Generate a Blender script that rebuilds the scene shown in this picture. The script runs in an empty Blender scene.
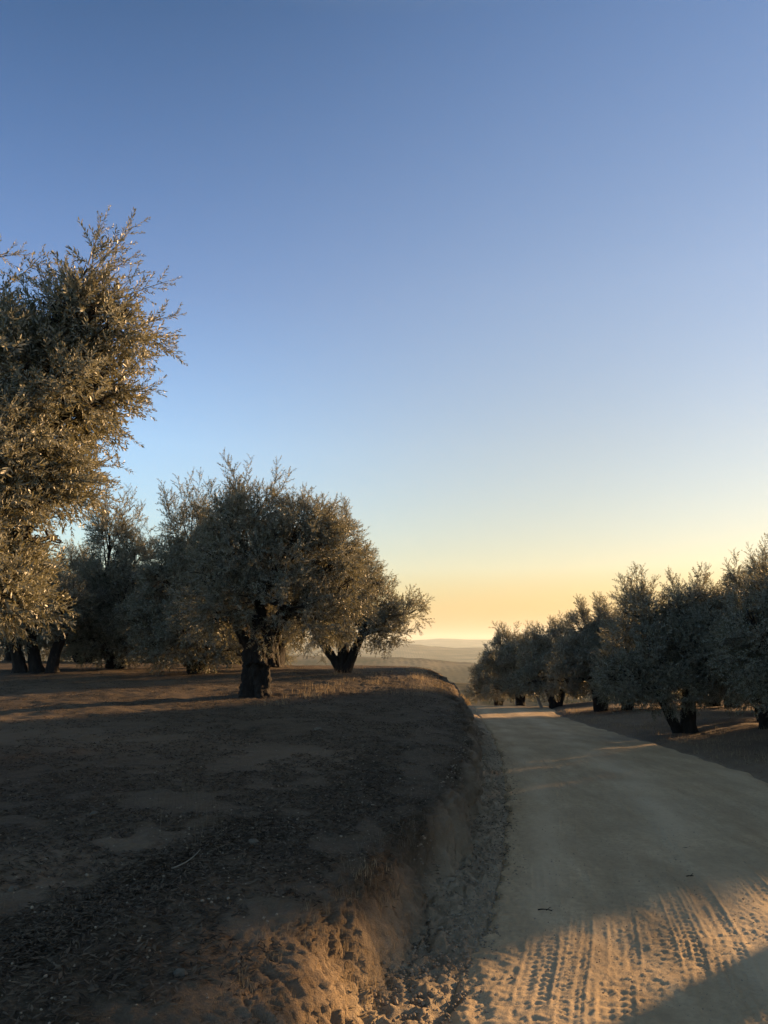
import bpy, math, random
import numpy as np
R = math.radians
sc = bpy.context.scene
C = sc.collection

# ------------------------------------------------------------------ camera
EYE = 1.85; FPX = 770.0; HOR = 648.0
PITCH = math.atan((HOR-512)/FPX)
cam = bpy.data.cameras.new('camera'); co = bpy.data.objects.new('camera', cam); C.objects.link(co)
co.location = (0, 0, EYE); co.rotation_euler = (math.pi/2+PITCH, 0, 0)
cam.sensor_fit = 'VERTICAL'; cam.sensor_height = 36; cam.sensor_width = 27; cam.lens = 36*FPX/1024
cam.clip_start = 0.05; cam.clip_end = 60000
sc.camera = co

# ------------------------------------------------------------------ light
SUN_EL = 7.6; SUN_AZ = 53.0            # azimuth clockwise from +Y (the view direction)
# colour balance of the sky by elevation, away from (L) and towards (R) the sun
TINT_L = [(0.00, (0.80, 0.86, 1.05)), (0.10, (1.3, 1.6, 2.45)), (0.25, (1.4, 1.65, 2.4)), (0.43, (0.88, 1.00, 1.53)), (0.68, (0.25, 0.51, 0.85)), (.92, (1.7, 1.1, .65))]
TINT_R = [(0.00, (0.42, 0.27, 0.02)), (0.10, (0.95, 0.84, 1.0)), (0.25, (1.03, 0.86, 0.97)), (0.43, (1.01, 0.88, 1.04)), (0.68, (0.67, 0.73, 1.00)), (.92, (1.9, 1.3, .75))]
w = bpy.data.worlds.new('World'); sc.world = w; w.use_nodes = True
nt = w.node_tree; nt.nodes.clear()
sky = nt.nodes.new('ShaderNodeTexSky'); sky.sky_type = 'NISHITA'; sky.sun_disc = False
sky.sun_elevation = R(SUN_EL); sky.sun_rotation = R(SUN_AZ)
sky.air_density = 1.6; sky.dust_density = 0.2; sky.ozone_density = 3.0; sky.altitude = 0
bg = nt.nodes.new('ShaderNodeBackground'); bg.inputs['Strength'].default_value = 0.07*2.5   # 2.5 undoes the scale of the tint ramps
wo = nt.nodes.new('ShaderNodeOutputWorld')
tcw = nt.nodes.new('ShaderNodeTexCoord'); sx = nt.nodes.new('ShaderNodeSeparateXYZ'); nt.links.new(tcw.outputs['Generated'], sx.inputs[0])
def tint(stops):
    rw = nt.nodes.new('ShaderNodeValToRGB'); nt.links.new(sx.outputs['Z'], rw.inputs[0])
    while len(rw.color_ramp.elements) < len(stops): rw.color_ramp.elements.new(.5)
    for e_, (p_, c_) in zip(rw.color_ramp.elements, stops): e_.position = p_; e_.color = (*[v/2.5 for v in c_], 1)
    return rw.outputs[0]
vm = nt.nodes.new('ShaderNodeVectorMath'); vm.operation = 'DOT_PRODUCT'; nt.links.new(tcw.outputs['Generated'], vm.inputs[0])
vm.inputs[1].default_value = (math.sin(R(SUN_AZ)), math.cos(R(SUN_AZ)), 0)
mr = nt.nodes.new('ShaderNodeMapRange'); mr.interpolation_type = 'SMOOTHSTEP'; nt.links.new(vm.outputs['Value'], mr.inputs[0])
mr.inputs[1].default_value = .05; mr.inputs[2].default_value = .80
mt_ = nt.nodes.new('ShaderNodeMix'); mt_.data_type = 'RGBA'
nt.links.new(mr.outputs[0], mt_.inputs[0]); nt.links.new(tint(TINT_L), mt_.inputs[6]); nt.links.new(tint(TINT_R), mt_.inputs[7])
mw = nt.nodes.new('ShaderNodeMix'); mw.data_type = 'RGBA'; mw.blend_type = 'MULTIPLY'; mw.inputs[0].default_value = 1
nt.links.new(sky.outputs[0], mw.inputs[6]); nt.links.new(mt_.outputs[2], mw.inputs[7]); nt.links.new(mw.outputs[2], bg.inputs['Color']); nt.links.new(bg.outputs[0], wo.inputs['Surface'])
sl = bpy.data.lights.new('sun', 'SUN'); so = bpy.data.objects.new('sun', sl); C.objects.link(so)
sl.energy = 5.0; sl.angle = R(1.0); sl.color = (1.0, 0.60, 0.28)
so.rotation_euler = (R(90-SUN_EL), 0, -R(SUN_AZ)+math.pi)
# lamp shines along its -Z: check the direction points away from the sun
from mathutils import Vector, Matrix
sd = Vector((math.sin(R(SUN_AZ))*math.cos(R(SUN_EL)), math.cos(R(SUN_AZ))*math.cos(R(SUN_EL)), math.sin(R(SUN_EL))))
so.rotation_euler = sd.to_track_quat('Z', 'Y').to_euler()
sc.view_settings.view_transform = 'Standard'; sc.view_settings.look = 'None'
sc.view_settings.exposure = 1.78; sc.view_settings.gamma = 1.0; sc.view_settings.use_curve_mapping = False
sc.cycles.volume_bounces = 1; sc.cycles.max_bounces = 6
sc.cycles.diffuse_bounces = 3; sc.cycles.transmission_bounces = 4; sc.cycles.glossy_bounces = 2

# ------------------------------------------------------------------ helpers
def P(px, py, d):
    """world point seen at pixel px,py at forward distance d"""
    x = (px-384); u = 512-py
    fy = FPX*math.cos(PITCH)-u*math.sin(PITCH); fz = FPX*math.sin(PITCH)+u*math.cos(PITCH)
    return np.array([x/fy*d, d, EYE+fz/fy*d])

def _hash(ix, iy, iz, seed):
    h = (ix.astype(np.uint32)*np.uint32(374761393) + iy.astype(np.uint32)*np.uint32(668265263)
         + iz.astype(np.uint32)*np.uint32(2147483647-1274126177) + np.uint32((seed*974711) & 0xffffffff))
    h = (h ^ (h >> np.uint32(13)))*np.uint32(1274126177)
    h = (h ^ (h >> np.uint32(15)))*np.uint32(2246822519)
    return h ^ (h >> np.uint32(14))
_G = np.random.RandomState(5).normal(size=(256, 3)); _G /= np.linalg.norm(_G, axis=1)[:, None]; _G = _G.astype(np.float32)
def noise(x, y, z=0.0, seed=0):
    x, y, z = np.broadcast_arrays(np.asarray(x, float), np.asarray(y, float), np.asarray(z, float))
    xi = np.floor(x); yi = np.floor(y); zi = np.floor(z)
    fx = (x-xi).astype(np.float32); fy = (y-yi).astype(np.float32); fz = (z-zi).astype(np.float32)
    xi = xi.astype(np.int64); yi = yi.astype(np.int64); zi = zi.astype(np.int64)
    s = lambda t: t*t*t*(t*(t*6-15)+10)
    ux, uy, uz = s(fx), s(fy), s(fz)
    tot = 0
    for a in (0, 1):
        wx = ux if a else 1-ux
        for b in (0, 1):
            wy = uy if b else 1-uy
            for c in (0, 1):
                wz = uz if c else 1-uz
                g = _G[_hash(xi+a, yi+b, zi+c, seed) & np.uint32(255)]
                tot = tot + wx*wy*wz*(g[..., 0]*(fx-a)+g[..., 1]*(fy-b)+g[..., 2]*(fz-c))
    return tot*1.5
def fbm(x, y, z=0.0, seed=0, o=3):
    t = 0; a = 1
    for k in range(o):
        t = t+a*noise(np.asarray(x)*2**k, np.asarray(y)*2**k, np.asarray(z)*2**k, seed+k); a *= .5
    return t
def sst(a, b, x):
    t = np.clip((x-a)/(b-a), 0, 1); return t*t*(3-2*t)

def mesh_np(name, V, quads=None, tris=None, mats=(), smooth=True, parent=None, fmat=None, kind=None, label=None):
    me = bpy.data.meshes.new(name)
    V = np.ascontiguousarray(V, dtype=np.float32)
    me.vertices.add(len(V)); me.vertices.foreach_set('co', V.ravel())
    nq = 0 if quads is None else len(quads); ntr = 0 if tris is None else len(tris)
    loops = []
    if nq: loops.append(np.asarray(quads, np.int32).ravel())
    if ntr: loops.append(np.asarray(tris, np.int32).ravel())
    L = np.concatenate(loops)
    me.loops.add(len(L)); me.loops.foreach_set('vertex_index', L)
    me.polygons.add(nq+ntr)
    st = np.concatenate([np.arange(nq)*4, nq*4+np.arange(ntr)*3]).astype(np.int32)
    me.polygons.foreach_set('loop_start', st)
    if fmat is not None: me.polygons.foreach_set('material_index', np.asarray(fmat, np.int32))
    me.polygons.foreach_set('use_smooth', np.full(nq+ntr, smooth, dtype=bool))
    for m in mats: me.materials.append(m)
    me.update(calc_edges=True); me.validate()
    o = bpy.data.objects.new(name, me); C.objects.link(o)
    if parent is not None: o.parent = parent
    if kind: o['kind'] = kind
    if label: o['label'] = label
    return o

def gridquads(nr, nc):
    i = np.arange(nr*nc).reshape(nr, nc)
    return np.stack([i[:-1, :-1], i[:-1, 1:], i[1:, 1:], i[1:, :-1]], -1).reshape(-1, 4)

def thing(name, label, cat, loc=(0, 0, 0), group=None):
    o = bpy.data.objects.new(name, None); C.objects.link(o); o.location = loc
    o.empty_display_size = .2
    o['label'] = label; o['category'] = cat
    if group: o['group'] = group
    return o
def tag(o, label=None, cat=None, group=None, kind=None):
    if label: o['label'] = label
    if cat: o['category'] = cat
    if group: o['group'] = group
    if kind: o['kind'] = kind
    return o

# ------------------------------------------------------------------ materials
class NM:
    def __init__(s, name):
        s.m = bpy.data.materials.new(name); s.m.use_nodes = True
        s.t = s.m.node_tree; s.t.nodes.clear()
        s.out = s.t.nodes.new('ShaderNodeOutputMaterial')
    def n(s, typ, ins=None, **kw):
        nd = s.t.nodes.new(typ)
        for k, v in kw.items(): setattr(nd, k, v)
        for k, v in (ins or {}).items():
            if isinstance(v, bpy.types.NodeSocket): s.t.links.new(v, nd.inputs[k])
            else: nd.inputs[k].default_value = v
        return nd
    def tex(s, vec, scale, detail=4, rough=.6, dist=0.0):
        return s.n('ShaderNodeTexNoise', {'Vector': vec, 'Scale': scale, 'Detail': detail, 'Roughness': rough, 'Distortion': dist}).outputs['Fac']
    def ramp(s, fac, stops, interp='LINEAR'):
        r = s.n('ShaderNodeValToRGB', {'Fac': fac}); r.color_ramp.interpolation = interp
        e = r.color_ramp.elements
        while len(e) < len(stops): e.new(.5)
        for k, (p, c) in enumerate(stops):
            e[k].position = p; e[k].color = (c, c, c, 1) if isinstance(c, (int, float)) else (*c, 1)
        return r.outputs['Color']
    def mix(s, fac, a, b, mode='MIX'):
        nd = s.n('ShaderNodeMix', data_type='RGBA', blend_type=mode)
        for k, v in ((0, fac), (6, a), (7, b)):
            if isinstance(v, bpy.types.NodeSocket): s.t.links.new(v, nd.inputs[k])
            else: nd.inputs[k].default_value = v if k == 0 else ((*v, 1) if len(v) == 3 else v)
        return nd.outputs[2]
    def math(s, op, a, b=0.0, clamp=False):
        nd = s.n('ShaderNodeMath', {0: a, 1: b}, operation=op); nd.use_clamp = clamp
        return nd.outputs[0]
    def surf(s, col, rough=.9, bump=None, bd=.02, bs=1.0, spec=.2):
        b = s.n('ShaderNodeBsdfPrincipled', {'Base Color': col if isinstance(col, bpy.types.NodeSocket) else (*col, 1), 'Roughness': rough, 'Specular IOR Level': spec})
        if bump is not None:
            bn = s.n('ShaderNodeBump', {'Height': bump, 'Distance': bd, 'Strength': bs})
            s.t.links.new(bn.outputs[0], b.inputs['Normal'])
        s.t.links.new(b.outputs[0], s.out.inputs['Surface'])
        return s.m

def attr(m, name):
    return m.n('ShaderNodeAttribute', attribute_name=name).outputs['Fac']

def leaf_material(name, top, under, trans):
    m = NM(name)
    g = m.n('ShaderNodeNewGeometry')
    rnd = g.outputs['Random Per Island']
    t = m.mix(m.ramp(rnd, [(0, 0), (1, 1)]), tuple(c*.72 for c in top), tuple(c*1.3 for c in top))
    col = m.mix(g.outputs['Backfacing'], t, under)
    b = m.n('ShaderNodeBsdfPrincipled', {'Base Color': col, 'Roughness': .45, 'Specular IOR Level': .5})
    tr = m.n('ShaderNodeBsdfTranslucent', {'Color': (*trans, 1)})
    mx = m.n('ShaderNodeMixShader', {'Fac': .33, 1: b.outputs[0], 2: tr.outputs[0]})
    m.t.links.new(mx.outputs[0], m.out.inputs['Surface'])
    return m.m
M_leaf = leaf_material('olive_leaf', (.080, .088, .056), (.27, .27, .205), (.20, .18, .09))

def bark_material():
    m = NM('olive_bark')
    tc = m.n('ShaderNodeTexCoord').outputs['Object']
    mp = m.n('ShaderNodeMapping', {'Vector': tc, 'Scale': (1, 1, .25)}).outputs[0]
    a = m.tex(mp, 14, 6, .7, .4); b = m.tex(tc, 40, 4, .6)
    v = m.n('ShaderNodeTexVoronoi', {'Vector': mp, 'Scale': 26.0}, feature='DISTANCE_TO_EDGE').outputs[0]
    col = m.ramp(a, [(.3, (.010, .009, .008)), (.55, (.022, .019, .016)), (.8, (.050, .044, .038))])
    h = m.math('ADD', m.math('MULTIPLY', a, 1.0), m.math('ADD', m.math('MULTIPLY', v, .8), m.math('MULTIPLY', b, .3)))
    return m.surf(col, .9, h, .03, 1.0)
M_bark = bark_material()
def twig_mat():
    m = NM('twig_bark'); return m.surf((.10, .09, .065), .8)
M_twig = twig_mat()

def ground_material():
    m = NM('dry_soil')
    tc = m.n('ShaderNodeTexCoord').outputs['Object']
    big = m.tex(tc, .7, 4, .6, .3); mid = m.tex(tc, 5, 5, .65); fine = m.tex(tc, 45, 5, .7); grit = m.tex(tc, 160, 3, .7)
    litter = attr(m, 'litter')
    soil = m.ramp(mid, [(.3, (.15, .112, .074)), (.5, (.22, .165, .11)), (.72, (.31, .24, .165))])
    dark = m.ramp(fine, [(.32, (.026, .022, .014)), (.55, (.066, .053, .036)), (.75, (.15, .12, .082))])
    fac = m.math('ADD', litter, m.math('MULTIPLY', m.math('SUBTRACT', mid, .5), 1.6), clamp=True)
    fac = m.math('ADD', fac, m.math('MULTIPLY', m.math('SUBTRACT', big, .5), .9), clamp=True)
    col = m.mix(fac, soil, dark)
    dust = m.ramp(mid, [(.3, (.26, .205, .135)), (.5, (.34, .275, .185)), (.72, (.42, .345, .24))])
    col = m.mix(attr(m, 'dust'), col, dust)
    sp = m.ramp(m.tex(tc, 95, 2, .5), [(.66, 0), (.70, 1)])
    col = m.mix(m.math('MULTIPLY', sp, m.math('MULTIPLY', litter, .28)), col, (.26, .22, .16))
    h = m.math('ADD', m.math('MULTIPLY', fine, .8), m.math('ADD', m.math('MULTIPLY', grit, .35), m.math('MULTIPLY', mid, 1.2)))
    return m.surf(col, .95, h, .03, .9, .1)
M_ground = ground_material()

def road_material():
    m = NM('dusty_track')
    tc = m.n('ShaderNodeTexCoord').outputs['Object']
    st = m.n('ShaderNodeMapping', {'Vector': tc, 'Scale': (1, .22, 1), 'Rotation': (0, 0, R(8))}).outputs[0]
    a = m.tex(st, 4, 5, .6, .2); b = m.tex(tc, 1.1, 3, .5); f = m.tex(tc, 70, 5, .7); g = m.tex(tc, 220, 2, .6)
    col = m.ramp(a, [(.3, (.37, .27, .155)), (.5, (.47, .355, .21)), (.7, (.55, .425, .26))])
    col = m.mix(m.ramp(b, [(.35, .0), (.65, .5)]), col, (.31, .235, .145))
    col = m.mix(m.ramp(m.tex(tc, 16, 5, .75), [(.42, 0), (.62, .45)]), col, (.27, .205, .125))
    col = m.mix(attr(m, 'loose'), col, (.58, .46, .30))
    sp = m.ramp(m.tex(tc, 60, 2, .5), [(.70, 0), (.74, 1)])
    col = m.mix(m.math('MULTIPLY', sp, .35), col, (.12, .10, .075))
    h = m.math('ADD', m.math('MULTIPLY', f, .8), m.math('ADD', m.math('MULTIPLY', g, .4), m.math('MULTIPLY', a, .8)))
    return m.surf(col, .95, h, .012, .8, .1)
M_road = road_material()

def hill_material(name, c1, c2, c3, sc_):
    m = NM(name)
    tc = m.n('ShaderNodeTexCoord').outputs['Object']
    fields = m.tex(tc, sc_, 3, .5, .6)
    v = m.n('ShaderNodeTexVoronoi', {'Vector': tc, 'Scale': .085, 'Randomness': .35}).outputs['Distance']
    trees = m.ramp(v, [(.25, 1), (.45, 0)])
    col = m.ramp(fields, [(.35, c1), (.5, c2), (.65, c3)])
    col = m.mix(m.math('MULTIPLY', trees, .75), col, (.035, .04, .022))
    return m.surf(col, 1.0, None, spec=0)
M_hill = hill_material('orchard_hillside', (.07, .064, .04), (.12, .10, .065), (.19, .155, .10), .006)

def simple(name, c1, c2, scale=20, rough=.9, bd=.01):
    m = NM(name); tc = m.n('ShaderNodeTexCoord').outputs['Object']
    a = m.tex(tc, scale, 5, .65)
    return m.surf(m.mix(a, c1, c2), rough, a, bd, .8, .1)
M_rock = simple('field_stone', (.06, .052, .04), (.17, .15, .115), 14)
M_clod = simple('earth_clod', (.16, .128, .09), (.34, .28, .20), 22)
M_stick = simple('pale_stick', (.16, .14, .10), (.28, .245, .19), 30)
M_post = simple('weathered_post', (.30, .26, .20), (.46, .41, .33), 16)
def grass_mat(name, a, b):
    m = NM(name); g = m.n('ShaderNodeNewGeometry')
    col = m.mix(g.outputs['Random Per Island'], a, b)
    p = m.n('ShaderNodeBsdfPrincipled', {'Base Color': col, 'Roughness': .7, 'Specular IOR Level': .1})
    t = m.n('ShaderNodeBsdfTranslucent', {'Color': col})
    mx = m.n('ShaderNodeMixShader', {'Fac': .35, 1: p.outputs[0], 2: t.outputs[0]})
    m.t.links.new(mx.outputs[0], m.out.inputs['Surface']); return m.m
M_straw = grass_mat('straw', (.22, .165, .09), (.42, .33, .20))
M_weed = grass_mat('dead_weed', (.09, .075, .05), (.20, .165, .115))
M_litter = grass_mat('dead_leaf', (.035, .028, .02), (.17, .135, .095))

# ------------------------------------------------------------------ terrain
def px_pts(lst, hf):
    out = []
    for (px, py) in lst:
        u = 512-py; fy = FPX*math.cos(PITCH)-u*math.sin(PITCH); fz = FPX*math.sin(PITCH)+u*math.cos(PITCH)
        d = 4.0
        for _ in range(40): d = .5*d+.5*hf(d)*fy/(-fz)
        out.append(((px-384)/fy*d, d))
    return out
YR = [-60, 0, 12, 18, 25, 32, 40, 48, 56, 70, 110, 200, 350, 700, 1300]
ZR = [.6, 0, -.02, -.20, -.45, -.72, -1.02, -1.60, -2.7, -5.0, -11, -24, -38, -55, -62]
def zroad(y):
    y = np.asarray(y, float)
    # smoothed interpolation
    t = 0
    for k, wt in ((-.12, .25), (0, .5), (.12, .25)): t = t+wt*np.interp(y+k*np.clip(np.abs(y), 10, 400), YR, ZR)
    return t
def hplat(y):   # plateau surface height below the eye
    return np.interp(y, [-60, 0, 3, 8, 14, 20, 27, 34, 45, 70, 110, 200, 350, 700, 1300],
                     [1.32, 1.31, 1.28, 1.12, .84, .62, .62, .95, 2.2, 6.0, 12, 25, 40, 57, 64])
crest_px = [(205, 1024), (262, 930), (335, 880), (398, 830), (438, 790), (458, 760), (466, 735), (461, 712), (450, 697), (434, 683), (428, 674)]
foot_px = [(372, 1024), (408, 950), (447, 860), (464, 815), (476, 775), (484, 745), (481, 725), (470, 708)]
rl_px = [(438, 1024), (482, 940), (500, 880), (508, 800), (503, 765), (492, 735), (478, 715), (463, 703)]
rr_px = [(768, 783), (700, 757), (640, 740), (600, 729), (560, 716), (520, 704)]
cp = px_pts(crest_px, lambda d: float(hplat(d))+.06)
fp = px_pts(foot_px[:-1], lambda d: EYE-.03-float(zroad(d)))
lp = px_pts(rl_px, lambda d: EYE-float(zroad(d)))
rp = px_pts(rr_px, lambda d: EYE-float(zroad(d)))
print('crest', [(round(a, 2), round(b, 2)) for a, b in cp]); print('foot', [(round(a, 2), round(b, 2)) for a, b in fp])
print('rl', [(round(a, 2), round(b, 2)) for a, b in lp]); print('rr', [(round(a, 2), round(b, 2)) for a, b in rp])
def curve(pts, before, after):
    pts = sorted(pts, key=lambda q: q[1])
    ys = [q[1] for q in pts]; xs = [q[0] for q in pts]
    ys = [-60, 0]+ys+[a[1] for a in after]; xs = [before[0], before[1]]+xs+[a[0] for a in after]
    ys = np.array(ys); xs = np.array(xs)
    def f(y):
        y = np.asarray(y, float); t = 0
        for k, wt in ((-.08, .2), (-.04, .2), (0, .2), (.04, .2), (.08, .2)): t = t+wt*np.interp(y+k*np.clip(np.abs(y), 4, 60), ys, xs)
        return t
    return f
_crest = curve(cp, (-9, -1.4), [(1.7, 34), (1.7, 42), (.5, 52), (-4, 65), (-15, 120), (-30, 1000)])
def xcrest(y):
    y = np.asarray(y, float); a = np.clip(1-np.abs(y)/60, 0, 1)
    return _crest(y)+a*(.09*noise(y*.9, 7.7, 0, 101)+.05*noise(y*2.6, 3.1, 0, 102)+.02*noise(y*8, 1.3, 0, 103))
xfoot = curve(fp, (-8.2, -.75), [(3.0, 46), (1.6, 52), (-3, 65), (-14, 120), (-29, 1000)])
xrl = curve(lp, (-7.9, -.45), [(3.9, 46), (2.5, 52), (-2.2, 65), (-13, 120), (-28, 1000)])
xrr = curve(rp, (-3.7, 3.9), [(6.9, 46), (5.8, 52), (1.8, 65), (-9, 120), (-24, 1000)])

def smooth_z(x, y):
    x = np.asarray(x, float); y = np.asarray(y, float)
    zr = zroad(y); c = xcrest(y); f = xfoot(y); rl = xrl(y); rr = xrr(y)
    zp = EYE-hplat(y)
    dl = np.maximum(c-x, 0)
    zp = zp + .012*np.minimum(dl, 30)*sst(8, 30, y) - .11*np.exp(-dl/.40)
    # face profile: rounded brow, steep foot
    f = np.maximum(f, c+.20)
    s = np.clip((x-c)/(f-c), 0, 1)
    prof = 1-(.38*s+.62*sst(.30, .95, s))
    zface = zr+.05+(zp-zr-.05)*prof
    # apron and road
    s2 = np.clip((x-f)/np.maximum(rl-f, .1), 0, 1)
    zap = zr+.05*(1-s2)+.012*s2
    far = np.clip(1-np.abs(y)/400, 0, 1)
    v = np.maximum(x-rr, 0)
    zright = zr+(.10*sst(0, .4, v)+.20*sst(.3, 3.0, v))*far + np.minimum(v, 60)*.012*sst(4, 20, v)
    z = np.where(x < c, zp, np.where(x < f, zface, np.where(x < rl, zap, np.where(x < rr, zr, zright))))
    return z
def mid_noise(x, y, amp=1.0):
    d = np.hypot(x, y); a = np.clip(1-d/500, 0, 1)
    return a*(.05*noise(x*.35, y*.35, 0, 3)+.025*noise(x*1.1, y*1.1, 0, 4))
def ground_z(x, y):
    x = np.asarray(x, float); y = np.asarray(y, float)
    on = ((x > xrl(y)) & (x < xrr(y))).astype(float)
    return smooth_z(x, y)+mid_noise(x, y)*(1-on)
def gz(x, y): return float(ground_z(np.array([x]), np.array([y]))[0])

def build_ground():
    ys = [-12000, -5000, -2000, -800, -300, -120, -60, -35, -20, -12, -8, -5, -3.5, -2.5, -1.8, -1.2, -.7, -.3, 0, .3, .55, .8, .95]
    y = 1.0
    while y < 70: ys.append(y); y += max(.0115, .0040*y)
    while y < 14000: ys.append(y); y *= 1.05
    us = []
    u = 0.0; neg = []
    while u < 14000: neg.append(-u); u += max(.013, .0125*u) if u < 60 else u*.12
    us = neg[::-1][:-1]
    us += list(np.arange(0, 1.3, .009)); u = us[-1]
    u = 1.3
    while u < 3.0: us.append(u); u += .06
    while u < 5.6: us.append(u); u += .022
    while u < 14000: us.append(u); u += max(.03, .014*(u-3)) if u < 60 else u*.12
    ys = np.array(ys); us = np.array(us)
    Y, U = np.meshgrid(ys, us, indexing='ij')
    X = xcrest(Y)+U
    Z = ground_z(X, Y)
    c = xcrest(Y); f = np.maximum(xfoot(Y), c+.20); rl = xrl(Y); rr = xrr(Y)
    d = np.hypot(X, Y)
    near = np.clip(1-d/60, 0, 1)
    sel = d < 60
    face = sst(-.18, .08, X-c)*(1-sst(-.02, .15, X-f))
    apron = sst(-.15, .05, X-f)*(1-sst(-.05, .25, X-rl))
    onroad = sst(-.12, .12, X-rl)*(1-sst(-.12, .12, X-rr))
    xs = X[sel]; yy = Y[sel]; zz = Z[sel]; fc = face[sel]; ap = apron[sel]; nr = near[sel]; rd = onroad[sel]
    # rough soil everywhere, rubble on the apron
    lump = fbm(xs*3.2, yy*3.2, 0, 11, 4); cl = fbm(xs*14, yy*14, 0, 17, 3)
    billow = np.abs(noise(xs*7, yy*7, 0, 21))+.5*np.abs(noise(xs*15, yy*15, 0, 22))
    dz = nr*(1-rd)*(.022*lump+.013*cl+.006*np.abs(noise(xs*30, yy*30, 0, 23)))*(1-.5*fc)+ap*(.055*(billow-.25)+.02*cl)
    # bank face: erosion network; pushes sideways and vertically
    wx = .05*noise(xs*8, yy*8, zz*8, 36); wy = .05*noise(xs*8, yy*8, zz*8, 37)
    ridg = 1-np.abs(noise((xs+wx)*11, (yy+wy)*9, zz*6+wx*9, 31))*2.2
    ridg2 = 1-np.abs(noise((xs+wy)*24, (yy+wx)*22, zz*13, 32))*2.2
    ridg3 = 1-np.abs(noise(xs*55, (yy+wx*.4)*50, zz*30, 38))*2.2
    streak = noise(xs*16, (yy+wy)*26, zz*4, 39)
    vert = noise(xs*3, yy*4.5, zz*1.2, 33)
    fine = noise(xs*80, yy*70, zz*60, 34)
    big = fbm(xs*1.5, yy*1.5, zz*1.5, 35, 2)
    damp = .55+.45*sst(-.2, .3, noise(xs*1.3, yy*1.1, 0, 40))
    disp = .08*big+.05*vert+damp*(.013*(ridg-.45)+.022*(ridg2-.45)+.016*(ridg3-.45)+.022*streak+.004*fine)
    disp = disp*(1+.9*sst(4.6, 6.5, yy))+.03*sst(4.6, 6.5, yy)*np.abs(noise(xs*2, yy*7, zz*9, 44))
    X[sel] = xs+fc*disp*.95
    Y[sel] = yy-fc*disp*.25
    Z[sel] = zz+dz+fc*(.012*(ridg-.45)+.015*(ridg2-.45)+.006*ridg3)-rd*.06
    Z[~sel] -= 0.06*onroad[~sel]
    V = np.stack([X, Y, Z], -1).reshape(-1, 3)
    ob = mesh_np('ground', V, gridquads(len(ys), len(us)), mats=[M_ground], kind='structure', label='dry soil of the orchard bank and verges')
    # how much leaf litter and dark humus lies on the soil
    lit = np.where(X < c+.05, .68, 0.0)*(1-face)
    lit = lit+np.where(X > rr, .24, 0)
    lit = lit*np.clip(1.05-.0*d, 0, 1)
    # bare pale lanes: lower left, and the farm lane towards the left trees
    lane = np.exp(-((Y-9.5-.0*X-(X+4)*-.30)/1.1)**2)*(X < c-1.0)
    bare = np.exp(-(((X+2.0)/.75)**2+((Y-4.7)/.7)**2))+.6*np.exp(-(((X+.75)/.45)**2+((Y-3.9)/.4)**2))+.55*lane
    lit = np.clip(lit-.62*bare, 0, 1)+.35*sst(-1, 0, -np.abs(X+1.5-.33*(Y-3.9))/.3)*(Y > 2.8)*(Y < 5.6)
    sf = np.clip((X-c)/(f-c), 0, 1)
    lit = lit+face*(.55*(1-sst(.25, .6, sf))+.12)*sst(3.6, 5.2, Y)+.10*face
    lit = np.clip(lit, 0, 1)
    dust = np.clip(apron*(.75+.5*noise(X*2.5, Y*2.5, 0, 95))+face*sst(.35, .8, sf)*(.30+.4*noise(X*2, Y*2, Z*2, 96))+onroad, 0, 1)
    a = ob.data.attributes.new('dust', 'FLOAT', 'POINT'); a.data.foreach_set('value', dust.astype(np.float32).ravel())
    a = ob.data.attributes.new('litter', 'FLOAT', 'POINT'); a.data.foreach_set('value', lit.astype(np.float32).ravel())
    return ob
ground = build_ground()

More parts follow.
